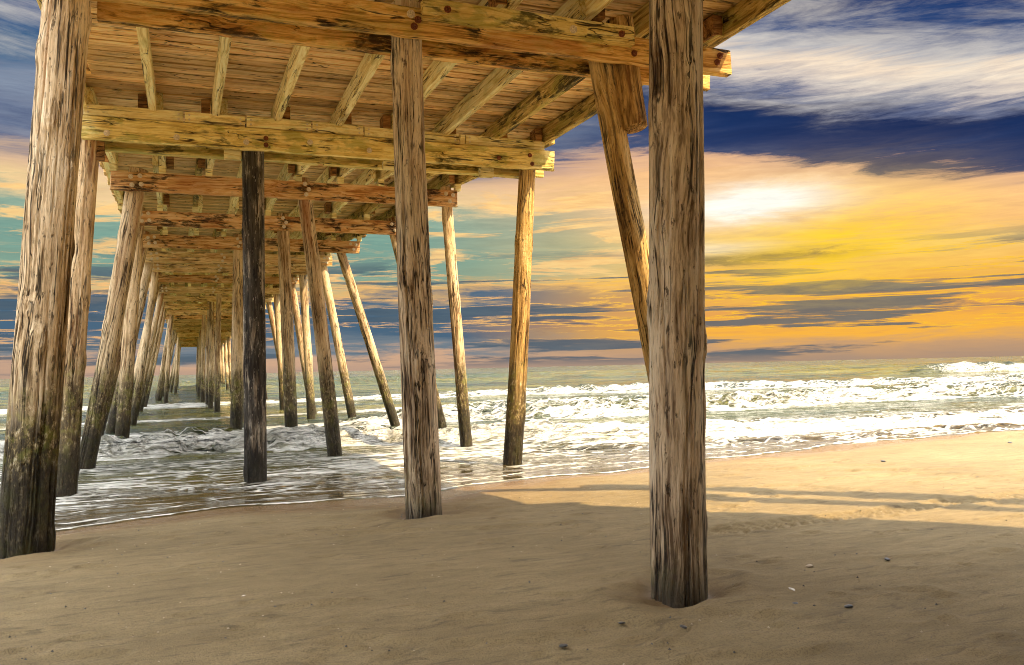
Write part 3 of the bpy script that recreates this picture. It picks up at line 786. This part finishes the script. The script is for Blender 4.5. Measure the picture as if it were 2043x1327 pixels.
P((-1.99, 16.45, -1.5), (-0.83, 16.45, HEADZ), .150, .160, M['pile'], 9, 'raking pale pile leaning in behind the thick left pile', bend=0.05, **MR)
P((2.74, 16.45, -1.5), (2.06, 16.45, HEADZ), .140, .135, M['pile'], 10, bend=0.03, **MR)
P((5.37, 16.45, -1.5), (4.93, 16.45, HEADZ), .125, .110, M['pile'], 11, bend=0.03, **MR)
LR = dict(na=32, nz=90, cracks=8, knots=6)
P((6.22, 20.2, -1.5), (4.62, 20.2, HEADZ), .125, .115, M['pile'], 12, **LR)
P((2.25, 20.2, -1.5), (2.06, 20.2, HEADZ), .150, .135, M['pile'], 13, **LR)
P((-1.50, 20.2, -1.5), (-1.02, 20.2, HEADZ), .150, .130, M['pile'], 14, **LR)
P((-2.55, 23.6, -1.5), (-1.03, 23.6, HEADZ), .150, .140, M['pile'], 15, **LR)
P((1.10, 23.6, -1.5), (1.25, 23.6, HEADZ), .165, .135, M['pile'], 16, **LR)
P((5.90, 23.6, -1.5), (3.86, 23.6, HEADZ), .140, .120, M['pile'], 17, **LR)
P((-2.40, 26.7, -1.5), (-1.0, 26.7, HEADZ), .150, .135, M['pile'], 18, **LR)
P((5.08, 26.7, -1.5), (3.86, 26.7, HEADZ), .140, .125, M['pile'], 19, **LR)
P((1.95, 26.7, -1.5), (1.72, 26.7, HEADZ), .140, .130, M['pile'], 20, **LR)
sd_ = 40
for bi, (by, xl, xr, mk) in enumerate(bents):
    sd_ += 3
    if bi >= 10:
        rr = random.Random(bi)
        kw = dict(na=20, nz=40, cracks=0, knots=5, bend=0.04)
        la = -1.0 + rr.uniform(-.1, .15); lean = rr.choice((0.35, 0.8, 1.1))
        P((la - lean * 1.35, by, -2), (la, by, HEADZ), .125, .105, M['pile'], sd_, **kw)
        xm = rr.choice((0.75, 0.95, 1.15, 1.6))
        P((xm - .08, by, -2), (xm + .05, by, HEADZ), .128, .105, M['pile'], sd_ + 1, **kw)
        rx = xr - 0.35
        if bi % 2 == 1:
            P((rx + rr.uniform(.8, 1.5), by, -2), (rx, by, HEADZ), .150, .125, M['pile'], sd_ + 2, **kw)
        else:
            P((rx + .25, by, -2), (rx - .05, by, HEADZ), .150, .13, M['pile'], sd_ + 2, **kw)
    elif bi in (1, 2):
        pass
# landward supports behind and beside the viewpoint
for (x, yy) in ((-1.3, 4.50), (-1.3, 0.4), (5.6, 0.4), (-1.3, -3.6), (2.4, -3.6), (5.6, -3.6), (-1.3, -7.6), (5.6, -7.6)):
    P((x, yy, -0.6), (x + .03, yy, HEADZ), .17, .155, M['pile'], sd_, na=24, nz=40, knots=4); sd_ += 1
# hand rails along both edges of the deck
rail_post = box_mesh('rail_post', 0.09, 0.09, 1.12, M['joist'], 0.006)
for sx in (-1, 1):
    for q in range(0, 42):
        yy = -8.5 + q * 2.45
        if yy > 96: break
        ex = -1.5 if sx < 0 else right_edge(yy) - 0.12
        child('rail_post', rail_post, PIER, (ex, yy, DZ + PT + 0.05))
    for zz_ in (0.5, 1.08):
        yy = -8.5
        while yy < 94:
            e0 = -1.5 if sx < 0 else right_edge(yy) - .12; e1 = -1.5 if sx < 0 else right_edge(yy + 9.8) - .12
            dd = Vector((e1 - e0, 9.8, 0))
            o = child('hand_rail', jm[0], PIER, ((e0 + e1) / 2, yy + 4.9, DZ + PT + 0.05 + zz_)); o.scale = (dd.length / 4.5, 0.9, 0.35); o.rotation_euler.z = math.atan2(dd.y, dd.x)
            yy += 9.8


# ------------------------------------------------------------------ pier house and poles on the landward side (their shadows cross the beach)
def pier_house():
    root = bpy.data.objects.new('pier_house', None); COL.objects.link(root); root.location = (6.95, -1.6, 0.1)
    root['label'] = 'grey boarded pier house standing beside the pier behind the viewpoint'; root['category'] = 'building'
    W_, D_, H_ = 1.0, 4.7, 8.6      # half width, half depth, eaves height
    bw = 0.22
    side = box_mesh('siding_board', 1.0, 0.03, bw - 0.008, M['siding'], 0.004)
    child('wall', box_mesh('wall', W_ * 2, D_ * 2, H_, M['siding'], 0.01), root)
    for i in range(int(H_ / bw)):
        for (lx, ly, L, rz) in ((0, D_ + .016, 2 * W_, 0), (W_ + .016, 0, 2 * D_, math.pi / 2), (-W_ - .016, 0, 2 * D_, math.pi / 2)):
            o = child('siding_board', side, root, (lx, ly, i * bw)); o.scale.x = L; o.rotation_euler.z = rz
    for s in (-1, 1):
        bm = bmesh.new()
        v = [bm.verts.new(c) for c in ((s * (W_ + .12), -D_ - .1, H_), (s * (W_ + .12), D_ + .1, H_), (0.002 * s, D_ + .1, H_ + .9), (0.002 * s, -D_ - .1, H_ + .9))]
        f_ = bm.faces.new(v); ex = bmesh.ops.extrude_face_region(bm, geom=[f_])
        for q in ex['geom']:
            if isinstance(q, bmesh.types.BMVert): q.co.z += 0.1
        bmesh.ops.recalc_face_normals(bm, faces=bm.faces[:])
        me = bpy.data.meshes.new('roof'); bm.to_mesh(me); bm.free(); me.materials.append(M['roofing'])
        child('roof', me, root)
    for ly in (-2.5, 0, 2.5):
        for lz in (2.0, 6.2):
            wn = child('window', box_mesh('window', 0.06, 1.0, 1.2, M['joist'], 0.01), root, (W_ + .05, ly, lz))
            child('pane', box_mesh('pane', 0.02, 0.84, 1.04, M['glass'], 0.002), wn, (0.035, 0, 0.08))


pier_house()


def utility_pole(x, y_, h, r_, label):
    root = bpy.data.objects.new('utility_pole', None); COL.objects.link(root); root.location = (x, y_, 0.0)
    root['label'] = label; root['category'] = 'pole'; root['group'] = 'utility poles beside the pier house'
    child('shaft', pile_mesh('shaft', h, r_, r_ * .85, M['pile'], int(h * 10), na=24, nz=50, knots=3, bend=0.02), root)
    child('crossarm', box_mesh('crossarm', 0.9, 0.09, 0.1, M['joist_dark'], 0.008), root, (0, -r_ - .04, h - .6)).rotation_euler.z = 2.29


utility_pole(9.38, 3.66, 9.8, 0.23, 'tall round utility pole nearer the water beside the pier house')
utility_pole(9.38, 2.80, 9.2, 0.19, 'slimmer round utility pole nearer the pier house wall')


# ------------------------------------------------------------------ shells and pebbles
def lump_mesh(name, mat, seed, flat=0.45):
    r = np.random.default_rng(abs(int(seed)) + 1)
    bm = bmesh.new(); bmesh.ops.create_icosphere(bm, subdivisions=2, radius=1)
    for v in bm.verts:
        k_ = 1 + 0.25 * float(fbm(np.array([v.co.x * 1.5 + seed]), np.array([v.co.y * 1.5 + v.co.z]), 2)[0] - .5) * 2
        v.co = Vector((v.co.x * 1.35 * k_, v.co.y * k_, v.co.z * flat * k_))
    for f_ in bm.faces: f_.smooth = True
    me = bpy.data.meshes.new(name); bm.to_mesh(me); bm.free(); me.materials.append(mat)
    return me


def shell_mesh(name, seed):
    """fan shell with ribs, hollow side down"""
    vs_, fc = [], []; nr, na = 6, 21
    for i in range(nr + 1):
        q = i / nr
        for j in range(na):
            a = math.radians(-72 + 144 * j / (na - 1))
            rib = 1 + 0.05 * math.cos(j * math.pi)
            vs_.append((q * math.sin(a) * rib, q * math.cos(a) * rib - .5, 0.48 * math.sin(math.pi * min(1, q * .5 + .5)) * q ** .4 * math.cos(a * .8) * (0.9 + .1 * math.cos(j * math.pi)) * (1 - 0.55 * q)))
    for i in range(nr):
        for j in range(na - 1):
            a = i * na + j; fc.append((a, a + 1, a + na + 1, a + na))
    me = bpy.data.meshes.new(name); me.from_pydata(vs_, [], fc); me.shade_smooth(); me.materials.append(M['shell'])
    return me


SH = shell_mesh('shell', 1); LD = [lump_mesh('pebble', M['pebble_dark'], s) for s in (1, 2, 3)]; LT = lump_mesh('pebble', M['pebble_tan'], 5, .5)


def on_sand(o, x, y_, s, rz=0.0, sink=0.0):
    o.location = (x, y_, float(sand_h(np.array([x]), np.array([y_]))[0]) + sink); o.scale = (s, s, s); o.rotation_euler = (random.uniform(-.2, .2), random.uniform(-.2, .2), rz)


small = [  # kind, x, y, size, label
    ('d', 3.46, 3.82, .024, 'larger dark pebble, lower right of the foreground pile, farther from it than its neighbour'),
    ('d', 3.23, 3.99, .018, 'dark pebble right of the foreground pile, just below a pale shell'),
    ('d', 2.43, 3.90, .018, 'dark pebble on the sand directly below the foreground pile foot'),
    ('d', 2.17, 4.10, .016, 'dark pebble just left of the foreground pile, lower than its foot'),
    ('d', 1.73, 3.89, .020, 'dark pebble nearest the bottom edge, left of the foreground pile'),
    ('s', 3.42, 4.25, .030, 'largest pale shell, right of the foreground pile above two dark pebbles'),
    ('s', 3.18, 4.29, .020, 'small pale shell between the foreground pile and the largest shell'),
    ('s', 2.77, 4.08, .018, 'white shell chip at the lower right of the foreground pile foot'),
    ('s', 0.31, 5.63, .016, 'tiny white shell alone on the sand at lower left'),
    ('s', 3.28, 6.70, .018, 'white shell chip left of the foreground pile near the sunlit edge'),
    ('t', 3.91, 4.67, .024, 'tan pebble on shaded sand right of the foreground pile'),
    ('d', 4.52, 4.60, .020, 'dark pebble farthest right on the shaded sand'),
    ('d', 9.08, 9.24, .03, 'dark pebble in the middle of the sunlit sand'),
    ('d', 12.7, 10.16, .035, 'dark pebble on the sunlit beach by the right edge near the surf'),
]
for kd, x, y_, s, lab in small:
    nm = 'shell' if kd == 's' else 'pebble'
    o = bpy.data.objects.new(nm, SH if kd == 's' else (LT if kd == 't' else random.choice(LD))); COL.objects.link(o)
    on_sand(o, x, y_, s, random.uniform(0, 6), s * .12)
    o['label'] = lab; o['category'] = nm; o['group'] = 'shells and pebbles on the sand'
# fine shell grit scattered over the sand
gv, gf = [], []
for k in range(1100):
    x = random.uniform(-1.5, 9); y_ = random.uniform(2.3, 9.4); s = random.uniform(.003, .011)
    z = float(sand_h(np.array([x]), np.array([y_]))[0]) + s * .3; b_ = len(gv); a = random.uniform(0, 6)
    for q in ((1, 0, 0), (-.5, .8, 0), (-.6, -.7, 0), (0, 0, .9)):
        gv.append((x + s * (q[0] * math.cos(a) - q[1] * math.sin(a)), y_ + s * (q[0] * math.sin(a) + q[1] * math.cos(a)), z + s * q[2]))
    gf += [(b_, b_ + 1, b_ + 3), (b_ + 1, b_ + 2, b_ + 3), (b_ + 2, b_, b_ + 3)]
me = bpy.data.meshes.new('shell_grit'); me.from_pydata(gv, [], gf); me.materials.append(M['pebble_tan']); me.materials.append(M['pebble_dark'])
for p in me.polygons: p.material_index = (p.index // 3) % 2
o = bpy.data.objects.new('shell_grit', me); COL.objects.link(o); o['kind'] = 'stuff'; o['label'] = 'fine shell grit scattered over the sand'
